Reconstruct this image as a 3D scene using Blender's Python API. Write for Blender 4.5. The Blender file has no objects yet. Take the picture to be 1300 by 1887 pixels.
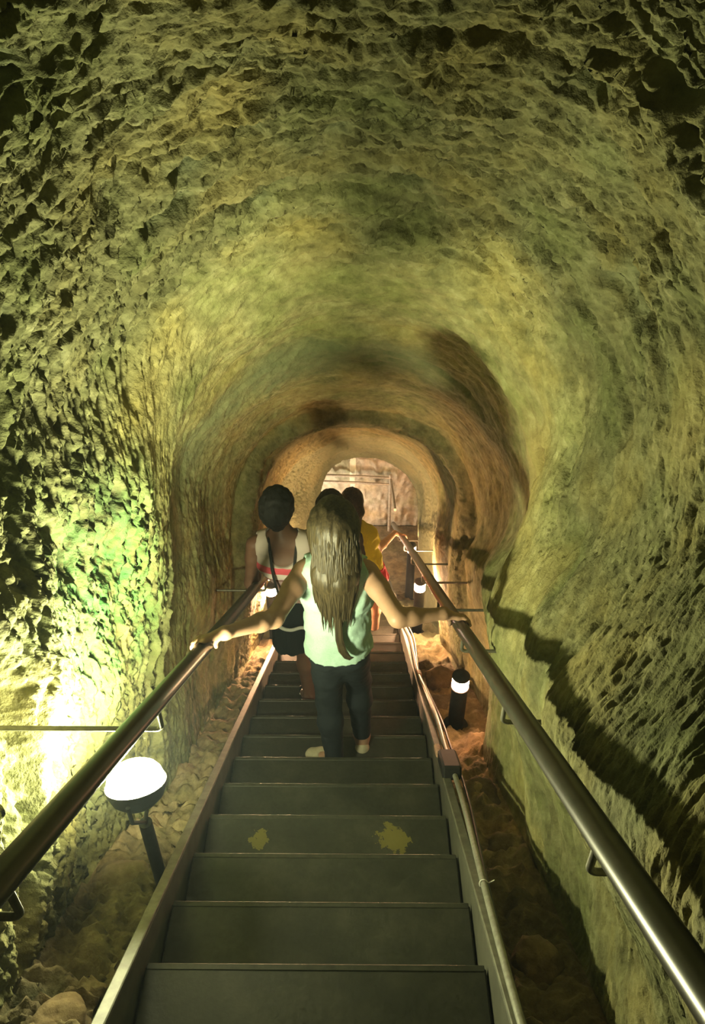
import bpy, math, random
import numpy as np
from mathutils import Vector, Matrix, Euler

# ------------------------------------------------------------------ frame
# The stair descends along +Y at 33.69 degrees.  Slope frame: X across, s down
# the slope, n square to the slope, measured from the eye of the photographer.
CO, SI, EYE = 0.83205, 0.55470, 1.707
def W(X, s, n):
    return np.array((X, s * CO + n * SI, EYE - s * SI + n * CO))
DV = np.array((0, CO, -SI)); NV = np.array((0, SI, CO)); XV = np.array((1.0, 0, 0))

scene = bpy.context.scene
col = scene.collection

# ------------------------------------------------------------------ camera
cam_data = bpy.data.cameras.new('camera')
cam_data.sensor_fit = 'AUTO'; cam_data.sensor_width = 36.0
cam_data.lens = 1453 / 1887 * 36.0
cam_data.clip_start = 0.02
cam = bpy.data.objects.new('camera', cam_data); col.objects.link(cam)
cam.location = (0, 0, EYE)
cam.rotation_euler = (math.radians(90 - 33.69 - 3.13), 0, math.radians(0.39))
scene.camera = cam

# ------------------------------------------------------------------ world, exposure
world = bpy.data.worlds.new('World'); scene.world = world
world.use_nodes = True
world.node_tree.nodes['Background'].inputs[0].default_value = (0.5, 0.6, 0.4, 1)
world.node_tree.nodes['Background'].inputs[1].default_value = 0.0
scene.view_settings.view_transform = 'Standard'
scene.view_settings.look = 'None'
scene.view_settings.exposure = 0.0
scene.view_settings.gamma = 1.0
scene.view_settings.use_curve_mapping = False
scene.cycles.max_bounces = 6
scene.cycles.adaptive_threshold = 0.04
scene.cycles.diffuse_bounces = 3
scene.cycles.glossy_bounces = 2

FLOOD = 1180.0          # emission of the round up-light by the left rail
FLOOD_COL = (1.0, 0.98, 0.55)
BOLL = 900.0            # emission of the small warm lamps
BOLL_COL = (1.0, 0.55, 0.28)

rng = np.random.default_rng(7)
random.seed(7)

# ------------------------------------------------------------------ noise
_perm = np.random.default_rng(11).permutation(256).astype(np.int32)
_perm = np.concatenate([_perm, _perm, _perm])
_g = np.random.default_rng(5).normal(size=(256, 3)); _g /= np.linalg.norm(_g, axis=1)[:, None]
_g = _g.astype(np.float32)
def perlin(x, y, z):
    x, y, z = np.broadcast_arrays(x, y, z)
    x = x.astype(np.float32); y = y.astype(np.float32); z = z.astype(np.float32)
    xi = np.floor(x).astype(np.int32); yi = np.floor(y).astype(np.int32); zi = np.floor(z).astype(np.int32)
    xf = x - xi; yf = y - yi; zf = z - zi
    xi &= 255; yi &= 255; zi &= 255
    u = xf * xf * xf * (xf * (xf * 6 - 15) + 10)
    v = yf * yf * yf * (yf * (yf * 6 - 15) + 10)
    w = zf * zf * zf * (zf * (zf * 6 - 15) + 10)
    def corner(a, b, c):
        h = _perm[_perm[_perm[(xi + a) & 255] + ((yi + b) & 255)] + ((zi + c) & 255)]
        g = _g[h]
        return g[..., 0] * (xf - a) + g[..., 1] * (yf - b) + g[..., 2] * (zf - c)
    def lerp(a, b, t): return a + t * (b - a)
    return 1.6 * lerp(lerp(lerp(corner(0,0,0), corner(1,0,0), u), lerp(corner(0,1,0), corner(1,1,0), u), v),
                      lerp(lerp(corner(0,0,1), corner(1,0,1), u), lerp(corner(0,1,1), corner(1,1,1), u), v), w)
def fbm(x, y, z, o=3):
    a, f, t = 1.0, 1.0, 0
    for i in range(o):
        t = t + a * perlin(x * f + 17 * i, y * f + 5 * i, z * f); a *= 0.5; f *= 2.03
    return t
def sstep(a, b, x):
    t = np.clip((x - a) / (b - a), 0, 1); return t * t * (3 - 2 * t)

# ------------------------------------------------------------------ mesh helpers
def link(name, me, mat=None, parent=None, smooth=True, kind=None):
    o = bpy.data.objects.new(name, me); col.objects.link(o)
    if mat: me.materials.append(mat)
    if smooth and len(me.polygons):
        me.polygons.foreach_set('use_smooth', np.ones(len(me.polygons), dtype=bool))
    if parent is not None:
        o.parent = parent
    if kind: o['kind'] = kind
    return o
def mesh_np(name, V, F):
    V = np.asarray(V, dtype=np.float32); F = np.asarray(F, dtype=np.int32)
    me = bpy.data.meshes.new(name)
    me.vertices.add(len(V)); me.vertices.foreach_set('co', V.ravel())
    k = F.shape[1]
    me.loops.add(F.size); me.loops.foreach_set('vertex_index', F.ravel())
    me.polygons.add(len(F)); me.polygons.foreach_set('loop_start', np.arange(0, F.size, k, dtype=np.int32))
    me.polygons.foreach_set('loop_total', np.full(len(F), k, dtype=np.int32))
    me.update(calc_edges=True); me.validate()
    return me
class MB:
    """collects simple shapes into one mesh"""
    def __init__(self): self.v = []; self.f = []
    def add(self, V, F):
        o = len(self.v); self.v += [tuple(map(float, p)) for p in V]; self.f += [tuple(i + o for i in f) for f in F]
    def box(self, c, sx, sy, sz, bev=0.0, ax=(XV, np.array((0,1.0,0)), np.array((0,0,1.0)))):
        c = np.asarray(c, float); h = np.array((sx, sy, sz)) / 2; b = min(bev, h.min() * 0.9)
        V = []; F = []
        if b <= 0:
            for x in (-1, 1):
                for y in (-1, 1):
                    for z in (-1, 1):
                        V.append(c + ax[0] * x * h[0] + ax[1] * y * h[1] + ax[2] * z * h[2])
            F = [(0,1,3,2), (4,6,7,5), (0,4,5,1), (2,3,7,6), (0,2,6,4), (1,5,7,3)]
            self.add(V, F); return
        # chamfered: three vertices per corner
        idx = {}
        for x in (-1, 1):
            for y in (-1, 1):
                for z in (-1, 1):
                    for a in range(3):
                        q = np.array((x, y, z)) * h; sgn = np.array((x, y, z))
                        for j in range(3):
                            if j != a: q[j] -= sgn[j] * b
                        idx[(x, y, z, a)] = len(V); V.append(c + ax[0] * q[0] + ax[1] * q[1] + ax[2] * q[2])
        I = lambda x, y, z, a: idx[(x, y, z, a)]
        for a in range(3):
            for sg in (-1, 1):
                cs = [(-1,-1), (1,-1), (1,1), (-1,1)]
                quad = []
                for p, q in cs:
                    t = [0, 0, 0]; t[a] = sg; t[(a+1) % 3] = p; t[(a+2) % 3] = q
                    quad.append(I(*t, a))
                F.append(tuple(quad if sg > 0 else quad[::-1]))
        for a in range(3):
            b1, b2 = (a+1) % 3, (a+2) % 3
            for p in (-1, 1):
                for q in (-1, 1):
                    def C(e, k):
                        t = [0,0,0]; t[a] = e; t[b1] = p; t[b2] = q; return I(*t, k)
                    quad = [C(-1, b1), C(1, b1), C(1, b2), C(-1, b2)]
                    F.append(tuple(quad if p * q > 0 else quad[::-1]))
        for x in (-1, 1):
            for y in (-1, 1):
                for z in (-1, 1):
                    t = [I(x,y,z,0), I(x,y,z,1), I(x,y,z,2)]
                    F.append(tuple(t if x*y*z > 0 else t[::-1]))
        self.add(V, F)
    def tube(self, pts, r, n=10, caps=True, prof=None):
        pts = [np.asarray(p, float) for p in pts]; m = len(pts)
        rr = [r] * m if np.isscalar(r) else list(r)
        t0 = pts[1] - pts[0]; t0 /= np.linalg.norm(t0)
        up = np.array((0, 0, 1.0)) if abs(t0[2]) < 0.9 else np.array((1.0, 0, 0))
        a = np.cross(t0, up); a /= np.linalg.norm(a)
        V = []; F = []
        for i, p in enumerate(pts):
            t = pts[min(i+1, m-1)] - pts[max(i-1, 0)]; t /= (np.linalg.norm(t) + 1e-12)
            a = a - t * np.dot(a, t); a /= np.linalg.norm(a); b = np.cross(t, a)
            for k in range(n):
                w = 2 * math.pi * k / n
                V.append(p + rr[i] * (math.cos(w) * a + math.sin(w) * b))
        for i in range(m - 1):
            for k in range(n):
                k2 = (k + 1) % n
                F.append((i*n + k, i*n + k2, (i+1)*n + k2, (i+1)*n + k))
        if caps:
            F.append(tuple(range(n))[::-1]); F.append(tuple((m-1)*n + k for k in range(n)))
        self.add(V, F)
    def lathe(self, c, prof, n=28, ax=None):
        """prof: list of (r, h); axis up unless ax=(u, v, w)"""
        c = np.asarray(c, float)
        u, v, w = ax if ax else (XV, np.array((0,1.0,0)), np.array((0,0,1.0)))
        V = []; F = []
        for r, h in prof:
            for k in range(n):
                t = 2 * math.pi * k / n
                V.append(c + u * r * math.cos(t) + v * r * math.sin(t) + w * h)
        for i in range(len(prof) - 1):
            for k in range(n):
                k2 = (k+1) % n
                F.append((i*n+k, i*n+k2, (i+1)*n+k2, (i+1)*n+k))
        F.append(tuple(range(n))[::-1]); F.append(tuple((len(prof)-1)*n + k for k in range(n)))
        self.add(V, F)
    def build(self, name, mat=None, parent=None, smooth=True, kind=None):
        me = bpy.data.meshes.new(name); me.from_pydata(self.v, [], self.f); me.update()
        o = link(name, me, mat, parent, smooth, kind)
        if smooth:
            try: me.set_sharp_from_angle(angle=math.radians(40))
            except Exception: pass
        return o
def empty(name, loc):
    o = bpy.data.objects.new(name, None); col.objects.link(o); o.location = Vector(loc); return o
def tag(o, label=None, cat=None, group=None, kind=None):
    if label: o['label'] = label
    if cat: o['category'] = cat
    if group: o['group'] = group
    if kind: o['kind'] = kind
    return o
def adopt(parent, *kids):
    """parent kids that were built in world space"""
    for k in kids:
        k.parent = parent
        k.matrix_parent_inverse = Matrix.Translation(-Vector(parent.location))

# ------------------------------------------------------------------ materials
def new_mat(name):
    m = bpy.data.materials.new(name); m.use_nodes = True
    nt = m.node_tree; b = nt.nodes['Principled BSDF']
    return m, nt, b
def N(nt, t, **kw):
    n = nt.nodes.new(t)
    for k, v in kw.items():
        if k.startswith('i_'):
            key = k[2:]; key = int(key) if key.isdigit() else key.replace('_', ' ')
            n.inputs[key].default_value = v
        else: setattr(n, k, v)
    return n
def L(nt, a, b): nt.links.new(a, b)
def ramp(nt, fac, stops):
    r = nt.nodes.new('ShaderNodeValToRGB'); e = r.color_ramp.elements
    while len(e) < len(stops): e.new(0.5)
    for x, (p, c) in zip(e, stops): x.position = p; x.color = (*c, 1)
    L(nt, fac, r.inputs[0]); return r.outputs[0]
def mix(nt, fac, a, b, blend='MIX'):
    m = nt.nodes.new('ShaderNodeMix'); m.data_type = 'RGBA'; m.blend_type = blend
    if isinstance(fac, float): m.inputs[0].default_value = fac
    else: L(nt, fac, m.inputs[0])
    for s, v in ((m.inputs[6], a), (m.inputs[7], b)):
        if isinstance(v, tuple): s.default_value = (*v, 1)
        else: L(nt, v, s)
    return m.outputs[2]
def noise(nt, vec, scale, detail=4, rough=0.55):
    n = N(nt, 'ShaderNodeTexNoise'); n.inputs['Scale'].default_value = scale
    n.inputs['Detail'].default_value = detail; n.inputs['Roughness'].default_value = rough
    L(nt, vec, n.inputs['Vector']); return n.outputs['Fac']
def bump(nt, b, h, strength, dist):
    n = N(nt, 'ShaderNodeBump'); n.inputs['Strength'].default_value = strength; n.inputs['Distance'].default_value = dist
    L(nt, h, n.inputs['Height']); L(nt, n.outputs[0], b.inputs['Normal'])

def rock_mat(name, base, dark, pale, rough=0.9, bstr=0.9, moss=True):
    m, nt, b = new_mat(name)
    g = N(nt, 'ShaderNodeNewGeometry'); P = g.outputs['Position']
    n1 = noise(nt, P, 2.3, 5); n2 = noise(nt, P, 14, 6, 0.65); n3 = noise(nt, P, 70, 3, 0.6)
    c = ramp(nt, n2, [(0.30, dark), (0.55, base), (0.78, pale)])
    tint = ramp(nt, n1, [(0.35, (0.80, 0.88, 0.72)), (0.5, (1, 1, 1)), (0.68, (1.12, 1.0, 0.78))])
    c = mix(nt, 1.0, c, tint, 'MULTIPLY')
    if moss:
        a = N(nt, 'ShaderNodeAttribute', attribute_name='moss')
        mm = N(nt, 'ShaderNodeMath', operation='MULTIPLY'); L(nt, a.outputs['Fac'], mm.inputs[0])
        r = ramp(nt, noise(nt, P, 9, 5, 0.7), [(0.38, (0, 0, 0)), (0.56, (1, 1, 1))]); L(nt, r, mm.inputs[1])
        c = mix(nt, mm.outputs[0], c, (0.055, 0.165, 0.050))
        a4 = N(nt, 'ShaderNodeAttribute', attribute_name='pale_zone')
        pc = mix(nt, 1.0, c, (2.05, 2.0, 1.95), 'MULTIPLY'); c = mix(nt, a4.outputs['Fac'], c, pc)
        a2 = N(nt, 'ShaderNodeAttribute', attribute_name='ochre')
        c = mix(nt, a2.outputs['Fac'], c, (0.46, 0.36, 0.13))
        a3 = N(nt, 'ShaderNodeAttribute', attribute_name='shade_tone')
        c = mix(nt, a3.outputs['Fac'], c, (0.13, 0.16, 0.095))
    L(nt, c, b.inputs['Base Color'])
    b.inputs['Roughness'].default_value = rough
    b.inputs['Specular IOR Level'].default_value = 0.25
    ad = N(nt, 'ShaderNodeMath', operation='MULTIPLY_ADD'); L(nt, n3, ad.inputs[0]); ad.inputs[1].default_value = 0.4
    L(nt, n2, ad.inputs[2])
    bump(nt, b, ad.outputs[0], bstr, 0.012)
    return m
def plain(name, colr, rough=0.6, metal=0.0, var=0.25, scale=30, spec=0.5, bstr=0.0):
    m, nt, b = new_mat(name)
    g = N(nt, 'ShaderNodeNewGeometry'); f = noise(nt, g.outputs['Position'], scale, 5, 0.6)
    lo = tuple(x * (1 - var) for x in colr); hi = tuple(min(1, x * (1 + var)) for x in colr)
    L(nt, ramp(nt, f, [(0.3, lo), (0.7, hi)]), b.inputs['Base Color'])
    b.inputs['Roughness'].default_value = rough; b.inputs['Metallic'].default_value = metal
    b.inputs['Specular IOR Level'].default_value = spec
    if bstr: bump(nt, b, f, bstr, 0.004)
    return m
def glow(name, colr, strength):
    m, nt, b = new_mat(name)
    b.inputs['Base Color'].default_value = (0.9, 0.9, 0.9, 1)
    b.inputs['Emission Color'].default_value = (*colr, 1); b.inputs['Emission Strength'].default_value = strength
    return m

M_rock = rock_mat('tuff_rock', (0.130, 0.130, 0.060), (0.066, 0.066, 0.028), (0.205, 0.203, 0.112))
M_floor = rock_mat('gutter_earth', (0.17, 0.135, 0.080), (0.08, 0.065, 0.04), (0.27, 0.22, 0.14), 0.95, 0.8)
def pale_streak(m):
    nt = m.node_tree; b = nt.nodes['Principled BSDF']; src = b.inputs['Base Color'].links[0].from_socket
    P = N(nt, 'ShaderNodeNewGeometry').outputs['Position']; sp = N(nt, 'ShaderNodeSeparateXYZ'); L(nt, P, sp.inputs[0])
    ad = N(nt, 'ShaderNodeMath', operation='MULTIPLY_ADD'); L(nt, noise(nt, P, 9, 3), ad.inputs[0]); ad.inputs[1].default_value = .05; L(nt, sp.outputs['X'], ad.inputs[2])
    cm = N(nt, 'ShaderNodeMath', operation='COMPARE'); L(nt, ad.outputs[0], cm.inputs[0]); cm.inputs[1].default_value = -.03; cm.inputs[2].default_value = .036
    L(nt, mix(nt, cm.outputs[0], src, (.80, .82, .66)), b.inputs['Base Color'])
M_back = rock_mat('pale_quarried_rock', (0.50, 0.46, 0.38), (0.30, 0.28, 0.22), (0.66, 0.62, 0.54), 0.9, 0.4)
pale_streak(M_back)
M_boulder = rock_mat('loose_stone', (0.21, 0.16, 0.10), (0.12, 0.09, 0.055), (0.31, 0.25, 0.17), 0.95, 0.6, moss=False)

# ------------------------------------------------------------------ the tunnel
def prof(tab):
    k = np.array(tab, float); return lambda s: np.interp(s, k[:, 0], k[:, 1])
wL = prof([(-3,1.0),(2.0,1.0),(2.9,.97),(3.45,.86),(3.58,.84),(3.72,.90),(5.40,.86),(5.52,.72),(5.7,.70),(6.8,.69),(8.2,.43),(8.75,.41),(9.0,.85),(9.3,1.1),(12,1.1)])
wR = prof([(-3,.92),(2.0,.90),(3.0,.86),(3.50,.79),(3.60,.775),(3.75,.83),(5.40,.83),(5.52,.735),(5.7,.725),(6.8,.71),(8.2,.675),(8.75,.66),(9.0,.95),(9.3,1.2),(12,1.2)])
bL = prof([(-3,1.0),(2.9,.98),(3.6,.88),(5.4,.88),(5.6,.84),(7.0,.84),(8.2,.68),(8.8,.68),(9.3,1.1),(12,1.1)])
bR = prof([(-3,.70),(2.0,.69),(3.9,.68),(4.08,.675),(4.2,.79),(5.3,.80),(5.55,.74),(6.8,.75),(8.8,.72),(9.3,1.2),(12,1.2)])
nC = prof([(-3,1.02),(2.4,1.0),(3.0,.93),(3.4,.80),(4.0,.63),(4.2,.56),(4.35,.52),(4.6,.50),(5.1,.45),(5.42,.42),(5.50,.335),(5.62,.335),(6.0,.37),(6.8,.29),(8.2,.13),(8.75,.12),(8.95,.5),(9.2,.8),(12,.8)])
nA = prof([(-3,.0),(2.8,.0),(4.0,-.20),(5.5,-.36),(6.8,-.36),(8.75,-.42),(9.3,0),(12,0)])
NB = -1.50
dipR = prof([(-3,.30),(1.9,.29),(2.6,.23),(3.4,.17),(3.9,.13),(5.3,.10),(5.6,.03),(12,0)])
def rows():
    a = list(np.arange(-2.4, 0.7, 0.05)); s = 0.7
    while s < 8.7:
        a.append(s); s += max(0.004, 0.0031 * s) if s < 6.2 else 0.045
    while s < 11.6: a.append(s); s += 0.06
    return np.array(a)
S = rows()
NW, NARC, NFL = 225, 350, 110
u_l = np.linspace(1, 0, NW, endpoint=False)
u_a = np.linspace(math.pi, 0, NARC)
u_r = np.linspace(0, 1, NW + 1)[1:]
u_f = np.linspace(0, 1, NFL + 1)[1:-1]
def section(s):
    s = s[:, None]
    l, r, c, a, bl, br = wL(s), wR(s), nC(s), nA(s), bL(s), bR(s)
    t = u_l[None]; sm = t * t * (3 - 2 * t)
    XL = -(l + (bl - l) * sm); nL = a + (NB - a) * t
    ph = u_a[None]; ex = 2 / 2.25
    cx = np.cos(ph); sx = np.sin(ph)
    Xa = np.sign(cx) * np.abs(cx) ** ex * np.where(cx < 0, l, r); na = a + (c - a) * np.abs(sx) ** ex
    t = u_r[None]; sm = t * t * (3 - 2 * t)
    nR = a + (NB - a) * t
    XR = r + (br - r) * sm - dipR(s) * np.exp(-((nR + .66) / .34) ** 2) * sstep(0, .25, t)
    t = u_f[None]; XF = br + (-bl - br) * t
    under = sstep(-.72, -.64, XF) * sstep(.47, .39, XF)
    nF = NB - 0.17 * under + 0 * XF
    return np.concatenate([XL, Xa, XR, XF], 1), np.concatenate([nL, na, nR, nF], 1)
GX, GN = section(S)
GS = np.repeat(S[:, None], GX.shape[1], 1)
# normals pointing to the tunnel axis
def grid_normals(P):
    a = np.gradient(P, axis=0); b = np.roll(P, -1, 1) - np.roll(P, 1, 1)
    n = np.cross(b, a); n /= (np.linalg.norm(n, axis=2, keepdims=True) + 1e-9); return n
P0 = np.stack([GX, GS, GN], 2)
nrm = grid_normals(P0)
ctr = np.array((0, 0, -.4))
flip = np.sign(np.sum(nrm[:, :, [0, 2]] * (np.array((0, -.4)) - P0[:, :, [0, 2]]), axis=2, keepdims=True)); nrm *= np.where(np.median(flip) > 0, 1, -1)
# arc coordinate of a reference ring
ref = np.argmin(abs(S - 2.0)); d = np.hypot(np.diff(GX[ref]), np.diff(GN[ref])); ARC = np.concatenate([[0], np.cumsum(d)])[None] + 0 * GS
SS = GS
isfl = np.zeros(GX.shape[1]); isfl[NW + NARC + NW:] = 1; isfl = isfl[None]
rightness = sstep(-.1, .6, GX)
# how rough: coarse hacking near the eye, smoother plastered-looking rock beyond
wob = 0.25 * perlin(ARC / .5, SS / .5, 3.1)
near = 1 - sstep(2.75, 3.35, SS + wob - 0.55 * (1 - rightness) * sstep(.1, -.4, GN) - .25 * rightness)
R = (0.22 + 0.78 * near) * (1 - (0.56 + .18 * sstep(.2, -.7, GN)) * rightness * (1 - sstep(.2, .8, GN)))
arch_edge = np.exp(-((SS - 5.58) / .12) ** 2)
R = np.maximum(R, 0.5 * arch_edge)
big = 0.055 * fbm(GX / .7, SS / .7, GN / .7, 2)
tilt = ARC + 0.18 * SS
ridge = 1 - np.abs(perlin(SS / .085, tilt / .20, 1.7)) * 2
med = perlin(SS / .031, tilt / .125, 7.7)
sml = perlin(SS / .016, tilt / .060, 4.2)
sm2 = perlin(SS / .009, tilt / .021, 9.2)
pmask = sstep(-.35, .35, perlin(SS / .35, ARC / .5, 61.))
pit = sstep(.18, .48, perlin(SS / .021, tilt / .095, 12.3) + .30 * perlin(SS / .3, tilt / .5, 2.2))
pit2 = sstep(.15, .42, perlin(SS / .013, tilt / .048, 22.3))
hol = sstep(.42, .75, perlin(SS / .13, ARC / .22, 31.3))
groove = sstep(.20, .48, perlin(SS / .13, ARC / .75 + .25 * perlin(SS / .3, ARC / .3, 3.), 71.3))
def saw(q):
    f = q - np.floor(q); return np.where(f < .94, f / .94, (1 - f) / .06)
topness = sstep(-.55, .35, GN)
w1 = .55 * fbm(ARC / .42, SS / .34, 81., 2); w2 = .55 * fbm(ARC / .30, SS / .15, 91., 2)
m1 = sstep(-.30, .35, perlin(ARC / .40, SS / .12, 83.)); m2 = sstep(-.25, .35, perlin(ARC / .16, SS / .06, 93.))
ledge = (.3 + .7 * topness) * (1.0 - .6 * rightness) * (0.036 * m1 * (saw(SS / .17 + w1) - .5) * -1 + 0.024 * m2 * (saw(SS / .060 + w2) - .5) * -1)
cut = 0
for s0, dep, wd, sd in ((1.02, .06, .040, 5.), (1.27, .085, .050, 6.), (1.62, .045, .035, 7.), (2.05, .035, .035, 8.)):
    cut = cut + dep * np.exp(-((SS - s0 - .10 * perlin(ARC / .55, sd, 1.) - .03 * perlin(ARC / .12, sd, 2.)) / wd) ** 2) * sstep(-.35, .2, perlin(ARC / .30, sd, 4.))
cut = cut * sstep(-.2, .5, GN)
disp = big - cut + near * ledge + R * (0.010 * ridge + 0.022 * np.abs(med) + 0.020 * np.abs(sml) + 0.012 * np.abs(sm2) - (.4 + .6 * pmask) * (0.036 * pit + 0.026 * pit2) - .018 - 0.06 * hol - 0.060 * groove)
# fine tooling on the smoother rock
disp += (1 - near) * 0.006 * (perlin(SS / .05, tilt / .12, 41.) + .6 * perlin(SS / .025, tilt / .05, 42.))
# a bulge and a socket in the right wall, hollows beside the floodlight
def blob(s0, n0, rs, rn, side, p=1):
    q = ((SS - s0) / rs) ** 2 + ((GN - n0) / rn) ** 2
    return np.exp(-q ** p) * (GX * side > 0.2)
disp += 0.055 * blob(3.3, -.18, .28, .22, 1) - 0.17 * blob(3.47, .03, .09, .06, 1, 3) - 0.06 * blob(3.58, -.14, .10, .20, 1, 2)
disp += 0.10 * blob(3.05, -.05, .35, .35, -1) - 0.09 * blob(2.65, -.30, .10, .10, -1) - 0.15 * blob(2.12, -.70, .15, .20, -1, 2) - 0.10 * blob(2.10, -.30, .10, .12, -1, 2) + 0.07 * blob(2.36, -.62, .06, .40, -1) - 0.1 * blob(2.95, -.32, .07, .1, -1)
disp += 0.09 * blob(2.95, -.82, .16, .2, -1)
# the clear way of stairs and rails stays clear
inner = (isfl > 0) & (GX > -.70) & (GX < .45)
disp = np.where(inner, 0.0, disp)
gut = isfl * (1 - inner)
disp = disp + gut * (0.05 * fbm(GX / .12, SS / .16, 2.0, 3) + 0.03 * np.abs(perlin(GX / .05, SS / .07, 5.)))
disp = np.where(SS < 0.2, disp * 0.6, disp)
P1 = P0 + nrm * disp[:, :, None]
PW = np.stack([P1[..., 0], P1[..., 1] * CO + P1[..., 2] * SI, EYE - P1[..., 1] * SI + P1[..., 2] * CO], 2)
nW = grid_normals(PW); nW *= np.sign(np.sum(np.sum(nW * (np.stack([nrm[..., 0], nrm[..., 1]*CO + nrm[..., 2]*SI, -nrm[..., 1]*SI + nrm[..., 2]*CO], 2)), 2)))
# colour attributes (growth, stains, a paler zone, shade painted into the rock)
moss = np.clip(np.exp(-(((SS - 2.95) / .42) ** 2 + ((GN + .50) / .36) ** 2)) * 1.25, 0, 1) * (GX < -.3)
ochre = 0.6 * np.exp(-(((SS - 3.5) / .22) ** 2 + ((GN + .05) / .25) ** 2)) * (GX > .3) + 00.2 * sstep(.2, .6, perlin(SS / .5, ARC / .6, 55.))
shade_tone = 0.55 * sstep(3.90, 4.10, SS + .06 * perlin(ARC / .2, 0, 1)) * (1 - sstep(4.20, 4.45, SS + .1 * perlin(ARC / .25, 4, 1))) * sstep(-.25, .1, GN + .0 * SS) * (isfl < 1)  # darker tone in a band over the ceiling and upper walls
shade_tone = shade_tone + 0.45 * hol * R + .62 * sstep(6.75, 6.95, SS + .12 * perlin(ARC / .2, 2, 8.)) * (SS < 8.9)  # shade past the arch put into the colour; hollows get the same tone
pale_zone = sstep(2.75, 3.25, SS + 1.3 * wob + .10 * perlin(SS / .09, ARC / .12, 17.)) * (1 - .8 * sstep(5.35, 5.5, SS))  # paler rock from the smooth zone on, weaker past the arch lip
def strip(name, cols, mat):
    cols = np.array(cols); V = PW[:, cols].reshape(-1, 3); m = len(cols); n = len(S)
    i = (np.arange(n - 1)[:, None] * m + np.arange(m - 1)[None]).ravel()
    F = np.stack([i, i + 1, i + m + 1, i + m], 1)
    # wind so faces look at the axis
    fn = np.cross(V[F[:, 1]] - V[F[:, 0]], V[F[:, 3]] - V[F[:, 0]]); fc_ = V[F[:, 0]]; so = fc_[:, 1] * CO - (fc_[:, 2] - EYE) * SI
    ax_ = np.stack([0 * so, so * CO - .5 * SI, EYE - so * SI - .5 * CO], 1)   # the tunnel axis beside each face
    if np.sum(fn * (ax_ - fc_)) < 0: F = F[:, ::-1]
    me = mesh_np(name, V, F)
    for an, arr in (('moss', moss), ('ochre', ochre), ('shade_tone', shade_tone), ('pale_zone', pale_zone)):
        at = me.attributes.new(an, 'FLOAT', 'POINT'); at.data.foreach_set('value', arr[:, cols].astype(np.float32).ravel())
    o = link(name, me, mat, None, True, 'structure')
    me.normals_split_custom_set_from_vertices(nW[:, cols].reshape(-1, 3).astype(np.float32))
    return o
nu = GX.shape[1]
cA, cB, cC = NW + 45, NW + NARC - 46, NW + NARC + NW - 1
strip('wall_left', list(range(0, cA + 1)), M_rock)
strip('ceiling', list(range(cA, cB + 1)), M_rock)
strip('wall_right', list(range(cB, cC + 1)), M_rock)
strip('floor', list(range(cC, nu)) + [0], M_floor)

# far wall closing the landing: a vertical face across the tunnel
YB = 9.35 * CO - 1.42 * SI + 1.5
gx = np.linspace(-1.35, 1.45, 150); gz = np.linspace(-6.0, -2.0, 200)
BX, BZ = np.meshgrid(gx, gz, indexing='ij')
BY = YB + 0.05 * fbm(BX / .4, BZ / .8, 3.3, 3) + 0.03 * np.abs(perlin(BX / .13, BZ / .5, 8.1)) - 0.03 * sstep(.2, .5, perlin(BX / .07, BZ / .15, 9.9))
V = np.stack([BX, BY, BZ], 2).reshape(-1, 3)
i = (np.arange(149)[:, None] * 200 + np.arange(199)[None]).ravel()
me = mesh_np('wall_back', V, np.stack([i, i + 200, i + 201, i + 1], 1))
link('wall_back', me, M_back, None, True, 'structure')

# ------------------------------------------------------------------ staircase
def tread_mat(marks=False):
    m, nt, b = new_mat('worn_step_marked' if marks else 'worn_step')
    g = N(nt, 'ShaderNodeNewGeometry'); P = g.outputs['Position']
    f = noise(nt, P, 7, 6, 0.65); f2 = noise(nt, P, 60, 3)
    c = ramp(nt, f, [(0.28, (0.013, 0.015, 0.010)), (0.5, (0.022, 0.024, 0.016)), (0.72, (0.042, 0.042, 0.030))])
    if marks:
        tc = N(nt, 'ShaderNodeTexCoord').outputs['Object']
        for cx, cy, rx, ry in ((-.385, -.105, .05, .055), (.155, -.100, .085, .085)):
            mp = N(nt, 'ShaderNodeMapping', vector_type='TEXTURE'); mp.inputs['Location'].default_value = (cx, cy, 0)
            mp.inputs['Scale'].default_value = (rx, ry, 1); L(nt, tc, mp.inputs['Vector'])
            ln = N(nt, 'ShaderNodeVectorMath', operation='LENGTH'); L(nt, mp.outputs[0], ln.inputs[0])
            ad = N(nt, 'ShaderNodeMath', operation='MULTIPLY_ADD'); L(nt, noise(nt, P, 28, 4, .7), ad.inputs[0]); ad.inputs[1].default_value = 2.4
            L(nt, ln.outputs['Value'], ad.inputs[2])
            mk = ramp(nt, ad.outputs[0], [(0.0, (1, 1, 1)), (1.0, (0, 0, 0))])
            sb = N(nt, 'ShaderNodeMath', operation='LESS_THAN'); L(nt, ad.outputs[0], sb.inputs[0]); sb.inputs[1].default_value = 1.85
            fm = N(nt, 'ShaderNodeMath', operation='MULTIPLY'); L(nt, sb.outputs[0], fm.inputs[0]); fm.inputs[1].default_value = 0.5
            c = mix(nt, fm.outputs[0], c, (0.22, 0.19, 0.035))
    L(nt, c, b.inputs['Base Color'])
    L(nt, ramp(nt, f2, [(0.3, (.42,)*3), (0.7, (.62,)*3)]), b.inputs['Roughness'])
    bump(nt, b, f2, 0.25, 0.003)
    return m
M_tread, M_tread_marked = tread_mat(), tread_mat(True)
M_riser = plain('stair_riser', (0.06, 0.06, 0.042), 0.7, 0, 0.3, 12)
M_nosing = plain('worn_metal_edge', (0.030, 0.032, 0.022), 0.48, 0.0, 0.35, 40)
M_string = plain('galvanised_channel', (0.10, 0.10, 0.075), 0.6, 0.1, 0.35, 25)

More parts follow.
